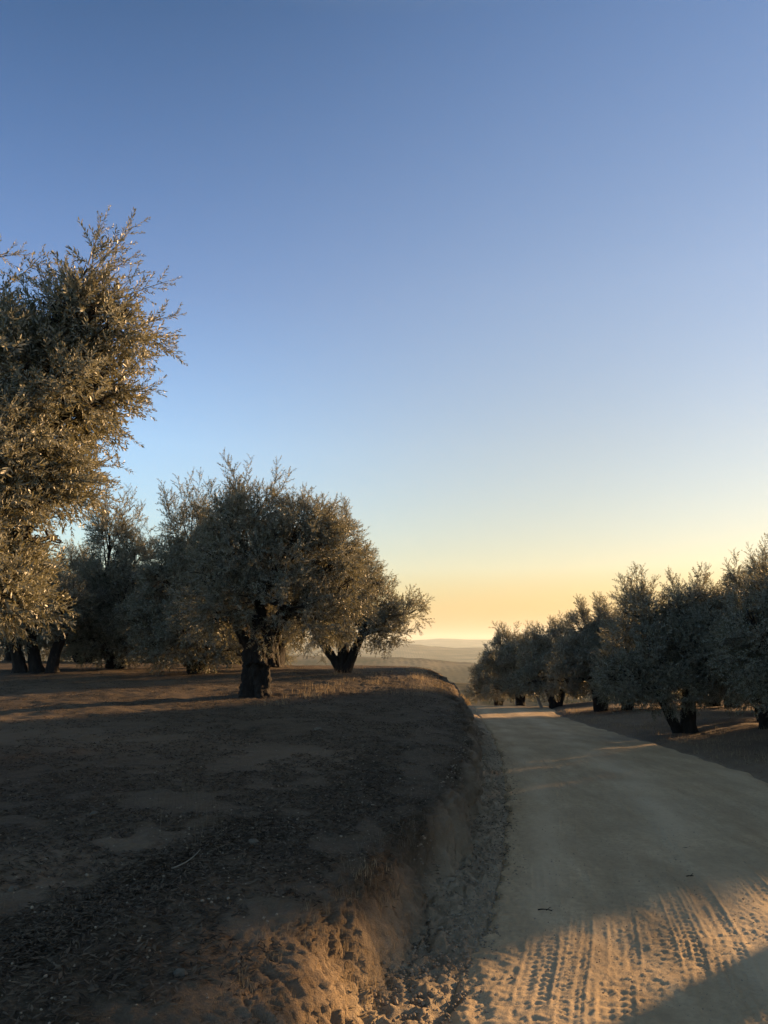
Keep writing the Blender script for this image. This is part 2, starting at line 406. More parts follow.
def road_z(x, y):
    return zroad(y)
def build_road():
    ys = list(np.arange(-12, 1.5, .4))
    y = 1.5
    while y < 62: ys.append(y); y += max(.0095, .0033*y)
    while y < 900: ys.append(y); y *= 1.05
    ys = np.array(ys); s = np.linspace(-.07, 1.05, 460)
    Y, S = np.meshgrid(ys, s, indexing='ij')
    l = xrl(Y)-.05; r = xrr(Y); W = r-l
    X = l+S*W
    q = S*W                      # metres from the left edge
    near = np.clip(1-Y/30, 0, 1); n2 = np.clip(1-Y/80, 0, 1)
    warp = .05*noise(Y*.5, 3.3, 0, 41)
    q2 = q+warp
    z = zroad(Y)+.02
    # shallow crown and ruts
    z = z+n2*(.02*np.sin(np.clip(S, 0, 1)*np.pi)-.022*np.exp(-((q2-1.0)/.25)**2)-.022*np.exp(-((q2-2.75)/.25)**2))
    z = z+n2*(.010*fbm(X*2, Y*1.2, 0, 42, 3)+.0035*fbm(X*22, Y*16, 0, 45, 2))
    # tyre prints: ribs along the travel, broken by tread bars
    rng = random.Random(4)
    for k in range(15):
        c0 = rng.choice([.55, .8, 1.05, 1.3, 1.55, 2.2, 2.45, 2.7, 2.95, 3.2])+rng.uniform(-.12, .12)
        wd = rng.uniform(.07, .11); per = rng.choice([.045, .06, .075]); ang = rng.choice([-1, 1])*rng.uniform(.3, .8)
        dr = rng.uniform(-.03, .03); ph = rng.uniform(0, 6)
        cc = c0+dr*(Y-5)+.025*np.sin(Y*.5+ph)
        e = (q2-cc)/wd
        band = sst(1.0, .75, np.abs(e))
        tread = np.sin(2*np.pi*(Y+ang*np.abs(q2-cc))/per+ph)
        ribs = np.cos(e*np.pi*3)
        patch = sst(-.15, .25, noise(Y*.7, c0*9, 0, 50+k))
        z = z+near*patch*band*(-.004+.0030*np.clip(tread*1.4, -1, 1)*(np.abs(e) > .12)+.0022*ribs)
        z = z+near*patch*.004*np.exp(-((np.abs(e)-1.08)/.12)**2)
    # ragged left part with washed rubble
    edge = sst(.55, .0, q)
    z = z+n2*edge*(.026*(np.abs(noise(X*6, Y*6, 0, 46))-.25)+.016*np.abs(noise(X*15, Y*15, 0, 47))-.012)
    # feather both edges under the soil
    z = z-.10*sst(.06, -.10, q-.05+.10*fbm(X*3, Y*3, 0, 48, 3)*n2)-.12*sst(-.15, .22, (q-W)+.35*noise(X*1.2, Y*1.2, 0, 49)*n2)
    # loose pale dust lies beside and between the wheel tracks
    z = z+near*.0028*fbm(X*45, Y*38, 0, 52, 3)+near*.0032*np.maximum(noise(X*30, Y*30, 0, 53)-.25, 0)*4
    loose = np.clip(.55*np.exp(-((q2-1.8)/.3)**2)+.5*np.exp(-((q2-.45)/.2)**2)+.4*np.exp(-((q2-3.5)/.25)**2), 0, 1)*np.clip(.6+1.2*noise(X*1.5, Y*.8, 0, 54), 0, 1)
    V = np.stack([X, Y, z], -1).reshape(-1, 3)
    ob = mesh_np('road', V, gridquads(len(ys), len(s)), mats=[M_road], kind='structure', label='pale dusty dirt track with tyre prints')
    a = ob.data.attributes.new('loose', 'FLOAT', 'POINT'); a.data.foreach_set('value', loose.astype(np.float32).ravel())
    return ob
road = build_road()

def build_hill(dist, crestpts, depth, base, seed, rough):
    az = np.linspace(R(-75), R(75), 420); t = np.linspace(-1, 1, 60)
    A, T = np.meshgrid(az, t, indexing='ij')
    D = dist+T*depth+dist*.05*noise(A*5, 0, 0, seed)
    px = 384+np.tan(A)*FPX
    top = np.interp(px, [p[0] for p in crestpts], [p[1] for p in crestpts])
    h = EYE+dist*(HOR-top)/FPX+rough*fbm(A*22, T*.9, 0, seed, 4)*np.clip(np.abs(px-430)/200, .25, 1)
    prof = np.cos(np.clip(T, -1, 1)*np.pi/2)**1.2
    z = base+(h-base)*prof+rough*.3*prof*fbm(A*60, T*5, 0, seed+9, 3)
    V = np.stack([np.sin(A)*D, np.cos(A)*D, z], -1).reshape(-1, 3)
    return mesh_np('hill', V, gridquads(420, 60), mats=[M_hill], kind='structure')
build_hill(420, [(-3000, 690), (200, 684), (384, 676), (440, 680), (490, 684), (600, 690), (3000, 700)], 170, -48, 61, 1.2)
build_hill(1500, [(-3000, 640), (0, 650), (384, 657), (420, 658), (470, 663), (520, 668), (700, 660), (3000, 640)], 500, -64, 62, 6)
build_hill(4200, [(-3000, 640), (0, 645), (384, 644), (420, 645), (455, 648), (490, 648), (700, 650), (3000, 640)], 1200, -64, 63, 12)
build_hill(8500, [(-3000, 640), (0, 640), (400, 641), (440, 639), (480, 640), (560, 644), (3000, 640)], 1800, -64, 64, 14)

# ------------------------------------------------------------------ trees
def rot_frames(D, roll):
    """frames with local +Z along D"""
    D = D/np.linalg.norm(D, axis=1)[:, None]
    ref = np.where(np.abs(D[:, 2:3]) < .9, np.array([[0, 0, 1.]]), np.array([[1., 0, 0]]))
    a = np.cross(ref, D); a /= np.linalg.norm(a, axis=1)[:, None]; b = np.cross(D, a)
    c, s = np.cos(roll)[:, None], np.sin(roll)[:, None]
    return np.stack([a*c+b*s, -a*s+b*c, D], -1)      # columns

def twig_template(rng, L, leafL, leafW, pairs, detail):
    """local +Z twig; returns verts, quads, tris, material per face (quads first)"""
    V = []; Q = []; T = []; mq = []; mt = []
    bend = rng.uniform(-.18, .18, 2)*L
    def ax(t): return np.array([bend[0]*t*t, bend[1]*t*t, L*t])
    prev = None
    for k in range(4):
        t = k/3; r = .0022*(1-.75*t) if detail else .004*(1-.7*t)
        base = len(V)
        for j in range(3): V.append(ax(t)+r*np.array([math.cos(j*2.094), math.sin(j*2.094), 0]))
        if prev is not None:
            for j in range(3): Q.append((prev+j, prev+(j+1) % 3, base+(j+1) % 3, base+j)); mq.append(1)
        prev = base
    for k in range(pairs):
        t = .06+.94*(k+.5)/pairs
        for s in (0, 1):
            if rng.rand() < .10: continue
            phi = k*1.5708+s*math.pi+rng.uniform(-.45, .45); el = rng.uniform(.55, 1.25)*(1-.35*t)
            ll = leafL*rng.uniform(.7, 1.15)*(1-.35*max(0, t-.75)/.25); ww = leafW*rng.uniform(.8, 1.2)
            d = np.array([math.cos(phi)*math.sin(el), math.sin(phi)*math.sin(el), math.cos(el)])
            side = np.cross(d, np.array([math.cos(phi)*math.cos(el), math.sin(phi)*math.cos(el), -math.sin(el)]))
            nrm = np.cross(side, d); tw = rng.uniform(-1.0, 1.0)
            side = side*math.cos(tw)+nrm*math.sin(tw); nrm = np.cross(side, d)
            b = ax(t); dr = nrm*ll*rng.uniform(-.12, .12)
            i = len(V)
            if detail:
                V += [b, b+d*ll*.35+side*ww*.5+dr*.5, b+d*ll*.35-side*ww*.5+dr*.5, b+d*ll*.75+side*ww*.36+dr, b+d*ll*.75-side*ww*.36+dr, b+d*ll+dr*1.4]
                T += [(i, i+1, i+2), (i+3, i+5, i+4)]; Q.append((i+1, i+3, i+4, i+2)); mq.append(0); mt += [0, 0]
            else:
                V += [b, b+d*ll*.5+side*ww*.55, b+d*ll+dr, b+d*ll*.5-side*ww*.55]
                Q.append((i, i+1, i+2, i+3)); mq.append(0)
    return np.array(V), np.array(Q), (np.array(T) if T else np.zeros((0, 3), int)), np.array(mq), np.array(mt, int)

def make_crown(rng, sprays_base, sprays_dir, sprays_len, leafL=.055, leafW=.012, pairs=11, twL=.30, ntw=10, detail=False, upright=.25):
    tem = [twig_template(rng, twL, leafL, leafW, pairs, detail) for _ in range(7)]
    S = len(sprays_base)
    Fr = rot_frames(sprays_dir, rng.uniform(0, 6.28, S))
    # twigs along sprays
    k = np.arange(ntw)
    t = (k+.6)/ntw*np.ones((S, 1))+rng.uniform(-.04, .04, (S, ntw)); t = np.clip(t, .05, 1)
    phi = k*2.4+rng.uniform(-.5, .5, (S, ntw)); el = rng.uniform(.45, 1.25, (S, ntw))*(1.15-.6*t)
    curv = rng.uniform(-.18, .18, (S, 2))
    axis = np.stack([curv[:, :1]*t*t, curv[:, 1:]*t*t, t], -1)*sprays_len[:, None, None]
    dl = np.stack([np.cos(phi)*np.sin(el), np.sin(phi)*np.sin(el), np.cos(el)], -1)
    pos = sprays_base[:, None, :]+np.einsum('sij,skj->ski', Fr, axis)
    dr = np.einsum('sij,skj->ski', Fr, dl)
    dr[..., 2] += upright*rng.uniform(-.3, 1.2, dr.shape[:2])
    scl = (1.15-.55*t)*rng.uniform(.75, 1.15, t.shape)
    pos = pos.reshape(-1, 3); dr = dr.reshape(-1, 3); scl = scl.reshape(-1)
    n = len(pos); F2 = rot_frames(dr, rng.uniform(0, 6.28, n))
    which = rng.randint(0, len(tem), n)
    Vs = []; Qs = []; Ts = []; MQ = []; MT = []; off = 0
    for j, (v, q, tr, mq, mt) in enumerate(tem):
        idx = np.where(which == j)[0]
        if not len(idx): continue
        w_ = np.einsum('nij,vj->nvi', F2[idx]*scl[idx][:, None, None], v)+pos[idx][:, None, :]
        o_ = off+np.arange(len(idx))*len(v)
        Vs.append(w_.reshape(-1, 3)); Qs.append((q[None]+o_[:, None, None]).reshape(-1, 4)); MQ.append(np.tile(mq, len(idx)))
        if len(tr): Ts.append((tr[None]+o_[:, None, None]).reshape(-1, 3)); MT.append(np.tile(mt, len(idx)))
        off += len(v)*len(idx)
    # spray stems
    for seg in range(3):
        t0, t1 = seg/3, (seg+1)/3
        ring = []
        for tt in (t0, t1):
            a_ = np.stack([curv[:, 0]*tt*tt, curv[:, 1]*tt*tt, np.full(S, tt)], -1)*sprays_len[:, None]
            r = .0075*(1-.7*tt)
            for j in range(3):
                ring.append(sprays_base+np.einsum('sij,sj->si', Fr, a_+np.array([r*math.cos(j*2.094), r*math.sin(j*2.094), 0])))
        w_ = np.stack(ring, 1); Vs.append(w_.reshape(-1, 3))
        q = np.array([(0, 1, 4, 3), (1, 2, 5, 4), (2, 0, 3, 5)])
        Qs.append((q[None]+(off+np.arange(S)*6)[:, None, None]).reshape(-1, 4)); MQ.append(np.ones(S*3, int)); off += 6*S
    V = np.concatenate(Vs); Q = np.concatenate(Qs); T = np.concatenate(Ts) if Ts else None
    fm = np.concatenate(MQ+MT)
    return V, Q, T, fm

def tube(V, Q, pts, rad, seg=10, flute=0.0, seed=0, tw=0.0):
    """append a tube along pts (n,3) with radii"""
    pts = np.asarray(pts, float); rad = np.asarray(rad, float); n = len(pts)
    tan = np.gradient(pts, axis=0); tan /= np.linalg.norm(tan, axis=1)[:, None]+1e-9
    ref = np.array([1., 0, 0]) if abs(tan[0][0]) < .8 else np.array([0, 1., 0])
    rings = []
    a = ref-tan[0]*np.dot(ref, tan[0]); a /= np.linalg.norm(a)
    th = np.arange(seg)/seg*2*np.pi
    for k in range(n):
        a = a-tan[k]*np.dot(a, tan[k]); a /= np.linalg.norm(a); b = np.cross(tan[k], a)
        rr = np.full(seg, rad[k])
        if flute:
            ph = th+tw*k/n
            rr = rr*(1+flute*(noise(np.cos(ph)*1.6+seed, np.sin(ph)*1.6, k/n*1.6, seed)*1.5+.5*np.abs(noise(np.cos(ph)*4, np.sin(ph)*4+seed, k/n*4, seed+1))*-2+.3*noise(np.cos(ph)*9, np.sin(ph)*9+seed, k/n*14, seed+2)))
        rings.append(pts[k]+np.outer(np.cos(th)*rr, a)+np.outer(np.sin(th)*rr, b))
    base = sum(len(v) for v in V)
    V.append(np.concatenate(rings))
    i = base+np.arange(n*seg).reshape(n, seg)
    Q.append(np.stack([i[:-1], np.roll(i[:-1], -1, 1), np.roll(i[1:], -1, 1), i[1:]], -1).reshape(-1, 4))

def bez(p0, p1, p2, n):
    t = np.linspace(0, 1, n)[:, None]
    return (1-t)**2*p0+2*t*(1-t)*p1+t*t*p2

def make_tree(spec, rng):
    """spec: stems [(base, lean point, top, r0, r1)], lobes [(centre, (rx,ry,rz), weight)], all relative to the base.
    returns (trunk mesh data, crown mesh data)"""
    V = []; Q = []
    tops = []
    for k, (b, m_, t_, r0, r1) in enumerate(spec['stems']):
        n = 40 if spec.get('hero') else 16
        pts = bez(np.array(b, float), np.array(m_, float), np.array(t_, float), n)
        tt = np.linspace(0, 1, n)
        rad = r1+(r0-r1)*(1-tt)**.9+r0*.5*np.exp(-tt*8)
        tube(V, Q, pts, rad, 40 if spec.get('hero') else 14, .38 if spec.get('hero') else .25, 3+k+spec.get('seed', 0), 1.2)
        tops.append((np.array(t_, float), r1))
    lobes = spec['lobes']
    cs = []
    for (c, rd, wgt) in lobes:
        c = np.array(c, float); rd = np.array(rd, float)
        tp, r1 = min(tops, key=lambda q: np.linalg.norm(q[0]-c))
        mid = (tp+c)/2+np.array([rng.uniform(-.15, .15), rng.uniform(-.15, .15), .12])
        lp_ = bez(tp-(np.array([0, 0, .12])), mid, c, 12)
        ln = np.linalg.norm(c-tp); rb = min(r1*.75, spec.get('limb', .05)+.03*ln)
        tube(V, Q, lp_, np.linspace(rb, .022, 12), 8, .15, rng.randint(99))
        cs.append((c, rd))
        for j in range(spec.get('branches', 6)):
            d = rng.normal(size=3); d[2] = abs(d[2])*.9-.25; d /= np.linalg.norm(d)
            st = lp_[rng.randint(5, 12)]; en = c+d*rd*rng.uniform(.6, .85)
            bp = bez(st, (st+en)/2+rng.normal(size=3)*.12*rd.mean(), en, 8)
            tube(V, Q, bp, np.linspace(.024, .007, 8), 5)
            cs_mid = bp[4:]
            for q in range(2):
                st2 = bp[rng.randint(3, 7)]; d2 = d+rng.normal(size=3)*.5; d2 /= np.linalg.norm(d2); en2 = c+d2*rd*.9
                tube(V, Q, bez(st2, (st2+en2)/2+rng.normal(size=3)*.06, en2, 6), np.linspace(.011, .004, 6), 4)
    # sprays
    wts = np.array([l[2]*(l[1][0]*l[1][1]*l[1][2])**(.72) for l in lobes]); wts /= wts.sum()
    S = int(spec['sprays']*1.9); pick = rng.choice(len(lobes), S, p=wts)
    cc = np.array([l[0] for l in lobes])[pick]; rr = np.array([l[1] for l in lobes])[pick]
    d = rng.normal(size=(S, 3)); d /= np.linalg.norm(d, axis=1)[:, None]
    d[:, 2] = np.where((d[:, 2] < -.45), d[:, 2]*.55, d[:, 2]); d /= np.linalg.norm(d, axis=1)[:, None]
    rad = rng.uniform(.25, .97, S)**.6*spec.get('pack', 1.0)
    rad = rad*(1+.18*noise(cc[:, 0]*3+d[:, 0]*2.2, d[:, 1]*2.2+cc[:, 1], d[:, 2]*2.2, 71+spec.get('seed', 0)))
    base = cc+d*rr*(rad*.86)[:, None]
    keep = noise(base[:, 0]*1.7, base[:, 1]*1.7, base[:, 2]*1.7, 81+spec.get('seed', 0)) > -.30
    keep &= base[:, 2] > spec.get('zmin', .55)
    base = base[keep]; d = d[keep]; rad = rad[keep]; rr = rr[keep]
    n = len(base)
    up = spec.get('up', .55)*.6
    dirs = d*1.0+rng.normal(size=(n, 3))*.42; dirs[:, 2] += up*np.where(d[:, 2] > -.25, 1, -.35)+.1
    ln = rng.uniform(.22, .44, n)*spec.get('slen', 1.0)
    # upright shoots on the top
    ns = spec.get('shoots', 14)
    if ns:
        # candidate bases: highest points
        order = np.argsort(-(base[:, 2]+rng.normal(size=n)*.25))[:ns*3]
        sel = rng.choice(order, min(ns, len(order)), replace=False)
        sb = base[sel]+np.array([0, 0, .1]); sdir = rng.normal(size=(len(sel), 3))*.16; sdir[:, 2] = 1
        sdir[:, :2] += .25*d[sel][:, :2]
        base = np.concatenate([base, sb, sb+sdir*.35*spec.get('spire', 1)]); dirs = np.concatenate([dirs, sdir, sdir])
        ln = np.concatenate([ln, spec.get('spire', 1)*rng.uniform(.32, .55, len(sel)), spec.get('spire', 1)*rng.uniform(.28, .45, len(sel))])
    for (b_, dd_, l_) in spec.get('extra', []):
        base = np.concatenate([base, np.array([b_], float)]); dirs = np.concatenate([dirs, np.array([dd_], float)]); ln = np.concatenate([ln, [l_]])
    crown = make_crown(rng, base, dirs, ln, **spec.get('leaf', {}))
    return (np.concatenate(V), np.concatenate(Q)), crown

GROVE = 'olive trees of the orchard'
def add_tree(spec, loc, label, seed, group=GROVE):
    rng = np.random.RandomState(seed)
    (tv, tq), (cv, cq, ct, fm) = make_tree(spec, rng)
    t = thing('olive_tree', label, 'olive tree', loc, group)
    mesh_np('trunk', tv, tq, mats=[M_bark], parent=t)
    mesh_np('crown', cv, cq, ct, mats=[M_leaf, M_twig], parent=t, fmat=fm, smooth=False)
    return t
def copy_tree(src, loc, rz, s, label, group=GROVE):
    r = src.copy(); C.objects.link(r); r.location = loc; r.rotation_euler = (0, 0, rz); q_ = random.Random(label+str(loc[0])); r.scale = (s*q_.uniform(.9, 1.15), s*q_.uniform(.9, 1.1), s*q_.uniform(.86, 1.1))
    r['label'] = label; r['category'] = 'olive tree'; r['group'] = group
    for ch in list(src.children):
        c = ch.copy(); C.objects.link(c); c.parent = r
    return r

def lobes_px(lst, d, base):
    """lobes given as seen: (px, py, radius_px_x, radius_px_z, depth offset, radius depth m, weight)"""
    out = []
    for (px, py, rx, rz, dd, ry, wgt) in lst:
        p = P(px, py, d+dd)-np.array(base); k = (d+dd)/FPX
        out.append((p, (rx*k, ry, rz*k), wgt))
    return out
def base_at(px, d):
    x = (px-384)/(FPX*math.cos(PITCH)+60*math.sin(PITCH)*0+(-(512-680))*math.sin(PITCH))*d
    return np.array([x, d, gz(x, d)])

# -- near tree at the left edge
D1 = 6.6
b1 = np.array([(-190-384)/FPX*D1, D1, 0.]); b1[2] = gz(b1[0], b1[1])
sp = dict(seed=1, hero=True, limb=-.015, pack=.92, sprays=1120, up=.35, shoots=0, branches=9, slen=1.05, zmin=.6,
    stems=[((0, 0, -.15), (.1, -.1, .7), (.45, -.1, 1.25), .30, .16), ((-.12, .1, -.15), (-.3, .2, .6), (-.6, .2, 1.3), .24, .13)],
    lobes=lobes_px([(-60, 440, 125, 95, 0, 1.1, 1.0), (15, 368, 58, 50, -.1, .7, 1.1), (70, 328, 44, 38, -.1, .5, 1.1), (108, 326, 36, 30, -.1, .4, 1.2),
                    (90, 286, 22, 24, -.1, .3, 1.0), (52, 392, 62, 52, -.3, .7, 1.2), (92, 386, 38, 30, -.2, .45, 1.1), (10, 450, 60, 60, -.4, .7, 1.3),
                    (30, 485, 38, 36, -.5, .5, 1.2), (-10, 540, 44, 48, -.5, .6, 2.0), (14, 562, 32, 28, -.6, .45, 2.6), (38, 540, 22, 20, -.6, .35, 1.6), (-5, 590, 34, 22, -.7, .45, 2.6), (-40, 570, 50, 40, -.8, .5, 1.6), (-150, 370, 130, 90, .3, 1.2, .8), (-280, 430, 140, 150, 0, 1.4, .7),
                    (-120, 520, 110, 80, -.3, 1.0, .8)], D1, b1),
    leaf=dict(leafL=.060, leafW=.0135, pairs=11, twL=.27, ntw=10, detail=True, upright=.15))
kk = D1/FPX
def rel(px, py, dd=0): return P(px, py, D1+dd)-b1
sp['extra'] = [(rel(70, 290), (.55, 0, .8), .62), (rel(88, 265), (.25, -.1, 1), .42), (rel(100, 262), (.75, 0, .8), .45), (rel(115, 300), (1, 0, .45), .5),
               (rel(125, 330), (1, -.1, .35), .5), (rel(120, 345), (1, .1, .0), .42), (rel(110, 395), (1, 0, .1), .42), (rel(0, 290), (.8, 0, .55), .5),
               (rel(-25, 262), (.9, 0, .25), .4), (rel(95, 320), (.6, 0, .7), .55), (rel(50, 330), (.3, 0, 1), .5), (rel(60, 500), (1, 0, -.1), .38), (rel(75, 470), (1, 0, .1), .35)]
add_tree(sp, b1, 'near sunlit olive tree cut by the left picture edge, reaching highest of all', 11)

# -- the main tree with thick dark trunk
D2 = 14.2; b2 = base_at(258, D2)
sp = dict(seed=2, hero=True, sprays=700, up=.45, shoots=7, branches=7, slen=.9, zmin=.55,
    stems=[((0, 0, -.15), (-.05, 0, .4), (.02, 0, .95), .30, .23), ((-.06, .05, .55), (-.2, .1, 1.0), (-.55, .1, 1.5), .17, .11), ((.08, 0, .55), (.15, 0, 1.05), (.5, 0, 1.55), .17, .11), ((0, -.05, .6), (0, -.1, 1.2), (.05, -.1, 1.9), .15, .10)],
    lobes=lobes_px([(240, 560, 50, 55, 0, 1.0, 1), (290, 560, 52, 52, 0, 1.0, 1), (255, 522, 48, 34, 0, .8, 1.1), (305, 526, 36, 28, .2, .7, 1.1), (222, 514, 24, 22, 0, .5, 1.1),
                    (335, 560, 28, 40, .1, .6, 1.1), (212, 595, 36, 42, -.1, .8, 1), (345, 598, 24, 34, 0, .6, 1), (275, 605, 50, 36, -.6, .6, 1), (320, 620, 34, 26, -.2, .6, 1.1), (230, 622, 30, 24, -.2, .6, .9)], D2, b2),
    leaf=dict(leafL=.062, leafW=.015, pairs=9, twL=.26, ntw=9, upright=.25))
add_tree(sp, b2, 'broad olive tree with one thick dark gnarled trunk standing on the bank', 12)

# -- tree behind it on the right, three stems
D3 = 20.0; b3 = base_at(341, D3)
sp = dict(seed=3, sprays=560, up=.4, shoots=8, branches=6, zmin=.35,
    stems=[((.02, 0, -.1), (-.15, 0, .35), (-.6, 0, .85), .14, .10), ((0, .05, -.1), (.05, 0, .45), (.1, .1, 1.1), .15, .11), ((.08, 0, -.1), (.3, 0, .4), (.55, -.1, 1.05), .14, .09)],
    lobes=lobes_px([(345, 590, 44, 44, 0, 1.1, 1), (372, 605, 28, 34, 0, .8, 1), (322, 575, 42, 42, .3, 1.1, 1), (345, 550, 28, 28, .3, .8, 1), (404, 614, 19, 19, 0, .5, 1.3), (388, 632, 14, 18, -.2, .45, 1.2),
                    (310, 625, 34, 30, 0, .9, 1), (360, 628, 24, 22, -.4, .6, 1)], D3, b3),
    leaf=dict(leafL=.07, leafW=.018, pairs=8, twL=.27, ntw=9, upright=.2))
add_tree(sp, b3, 'three-stemmed olive tree at the end of the bank, right behind the thick-trunked one', 13)

# -- tree with upright spires left behind the main one
D4 = 19.0; b4 = base_at(196, D4)
sp = dict(seed=4, spire=1.5, sprays=640, up=.8, shoots=26, branches=6, zmin=.15,
    stems=[((0, 0, -.1), (.1, 0, .4), (.35, 0, .95), .16, .10), ((-.05, 0, -.1), (-.2, 0, .4), (-.5, 0, .9), .12, .08)],
    lobes=lobes_px([(190, 590, 44, 50, 0, 1.2, 1), (192, 535, 22, 34, 0, .7, 1.2), (170, 575, 26, 36, 0, .8, 1), (215, 560, 28, 36, 0, .8, 1), (190, 630, 50, 26, -.3, 1, 1), (150, 620, 26, 28, 0, .8, 1), (170, 648, 30, 14, -.3, .8, 1), (212, 648, 28, 14, -.2, .8, 1)], D4, b4),
    leaf=dict(leafL=.072, leafW=.019, pairs=8, twL=.28, ntw=9, upright=.45))
add_tree(sp, b4, 'dark olive tree with upright pointed shoots, just left behind the thick-trunked tree', 14)

# -- dark tall tree further left
D5 = 21.0; b5 = base_at(112, D5)
sp = dict(seed=5, spire=1.6, sprays=620, up=.75, shoots=18, branches=7, zmin=.15,
    stems=[((0, 0, -.1), (-.1, 0, .4), (-.4, 0, .9), .15, .10), ((.1, 0, -.1), (.2, 0, .4), (.5, 0, 1.0), .15, .10)],
    lobes=lobes_px([(110, 535, 17, 32, 0, .6, 1.3), (135, 562, 20, 22, 0, .6, 1.1), (90, 610, 36, 36, 0, 1.1, 1), (130, 605, 34, 40, 0, 1.1, 1), (110, 580, 30, 26, 0, .9, 1), (120, 635, 50, 22, -.2, 1, 1), (72, 600, 22, 24, 0, .7, 1), (90, 645, 28, 14, -.3, .8, 1), (135, 648, 28, 14, -.3, .8, 1)], D5, b5),
    leaf=dict(leafL=.074, leafW=.02, pairs=8, twL=.28, ntw=9, upright=.45))
add_tree(sp, b5, 'dark olive tree with a tall narrow top, between the near tree and the spired one', 15)

# -- left tree with three dark stems
D6 = 19.0; b6 = base_at(38, D6)
sp = dict(seed=6, sprays=560, up=.4, shoots=6, branches=7, zmin=.45,
    stems=[((-.45, 0, -.1), (-.5, 0, .4), (-.75, 0, 1.0), .17, .12), ((-.05, .1, -.1), (-.2, 0, .5), (-.3, 0, 1.1), .17, .12), ((.35, 0, -.1), (.25, 0, .4), (.6, 0, 1.1), .15, .10)],
    lobes=lobes_px([(30, 600, 46, 30, 0, 1.2, 1), (-10, 595, 44, 34, 0, 1.2, 1), (60, 600, 24, 22, -.2, .8, 1), (10, 570, 34, 22, -.3, .9, 1), (20, 628, 50, 14, -.2, 1, 1), (-50, 600, 40, 34, 0, 1.1, 1)], D6, b6),
    leaf=dict(leafL=.072, leafW=.019, pairs=8, twL=.28, ntw=9, upright=.2))
add_tree(sp, b6, 'low olive tree on three dark stems at the left edge, under the near tree', 16)

# -- right of the road: tree with forked trunk
D7 = 18.3; b7 = base_at(683, D7)
sp = dict(seed=7, sprays=620, up=.5, shoots=18, branches=7, zmin=.30,
    stems=[((.05, 0, -.15), (.05, 0, .35), (.12, 0, .9), .24, .15), ((-.12, .05, -.15), (-.3, 0, .3), (-.6, 0, .9), .13, .09)],
    lobes=lobes_px([(650, 655, 42, 42, 0, 1.2, 1), (690, 645, 40, 42, 0, 1.2, 1), (645, 615, 26, 22, 0, .8, 1.1), (686, 612, 18, 22, 0, .6, 1.2), (720, 640, 30, 34, 0, 1.0, 1), (625, 680, 28, 22, -.2, .8, 1), (665, 690, 44, 18, -.3, .9, 1), (735, 665, 24, 30, 0, .8, 1), (705, 610, 16, 16, 0, .6, 1)], D7, b7),
    leaf=dict(leafL=.072, leafW=.018, pairs=8, twL=.27, ntw=9, upright=.3))
add_tree(sp, b7, 'olive tree with forked dark trunk on the verge right of the dirt road', 17)

# -- right edge tree
D8 = 14.8; b8 = base_at(815, D8)
sp = dict(seed=8, sprays=640, up=.6, shoots=18, branches=7, zmin=.35,
    stems=[((0, 0, -.15), (-.1, 0, .4), (-.4, 0, 1.0), .22, .14), ((.1, 0, -.15), (.25, 0, .4), (.6, 0, 1.1), .18, .12)],
    lobes=lobes_px([(765, 650, 44, 46, 0, 1.2, 1), (810, 630, 50, 60, 0, 1.2, 1), (785, 590, 34, 30, 0, .9, 1.1), (850, 600, 44, 50, 0, 1.1, 1), (752, 622, 22, 24, 0, .7, 1), (860, 660, 50, 40, 0, 1.2, 1), (790, 690, 44, 22, -.2, 1, 1)], D8, b8),
    leaf=dict(leafL=.068, leafW=.016, pairs=9, twL=.27, ntw=9, upright=.35))
t8 = add_tree(sp, b8, 'tall olive tree cut by the right picture edge, highest right of the road', 18)

# -- generic trees
def generic(seed, spires):
    r = np.random.RandomState(seed)
    lob = [((0, 0, 2.0), (1.15, 1.15, 1.0), 1)]
    for k in range(8):
        a = k*.785+r.uniform(-.3, .3); q = r.uniform(.75, 1.15)
        lob.append(((math.cos(a)*q, math.sin(a)*q, r.uniform(1.25, 2.5)), tuple(r.uniform(.55, .9, 3)), 1))
    for k in range(3): lob.append(((r.uniform(-.6, .6), r.uniform(-.6, .6), 2.9+r.uniform(-.2, .2)), (.5, .5, .5), 1))
    for k in range(5):
        a = k*1.257+r.uniform(-.4, .4); lob.append(((math.cos(a)*1.35, math.sin(a)*1.35, r.uniform(.75, 1.1)), (.6, .6, .5), 1))
    return dict(seed=seed, sprays=640, up=.5+.3*spires, shoots=12+int(14*spires), branches=4, zmin=.22, lobes=lob,
        stems=[((-.05, 0, -.15), (-.15, 0, .4), (-.45, .1, 1.1), .18, .11), ((.08, 0, -.15), (.2, 0, .4), (.45, -.1, 1.15), .17, .11), ((0, .1, -.15), (0, .2, .5), (.05, .35, 1.2), .15, .10)][:2+seed % 2],
        leaf=dict(leafL=.08, leafW=.022, pairs=7, twL=.29, ntw=9, upright=.3))
def place(px, d, s=1.0):
    b = base_at(px, d); return b
gA = add_tree(generic(21, .2), place(600, 29), 'rounded olive tree with a leaning trunk, next one left of the forked-trunk tree', 21)
gB = add_tree(generic(22, .7), place(555, 37), 'feathery-topped olive tree third from the far end of the right row', 22)
gC = add_tree(generic(24, .0), place(520, 43), 'rounded olive tree second from the far end of the row right of the road', 24)
gA.rotation_euler = (0, 0, 2.0); gC.rotation_euler = (0, 0, 1)
gA.scale = (1.02,)*3; gB.scale = (1.1,)*3; gC.scale = (1.12,)*3
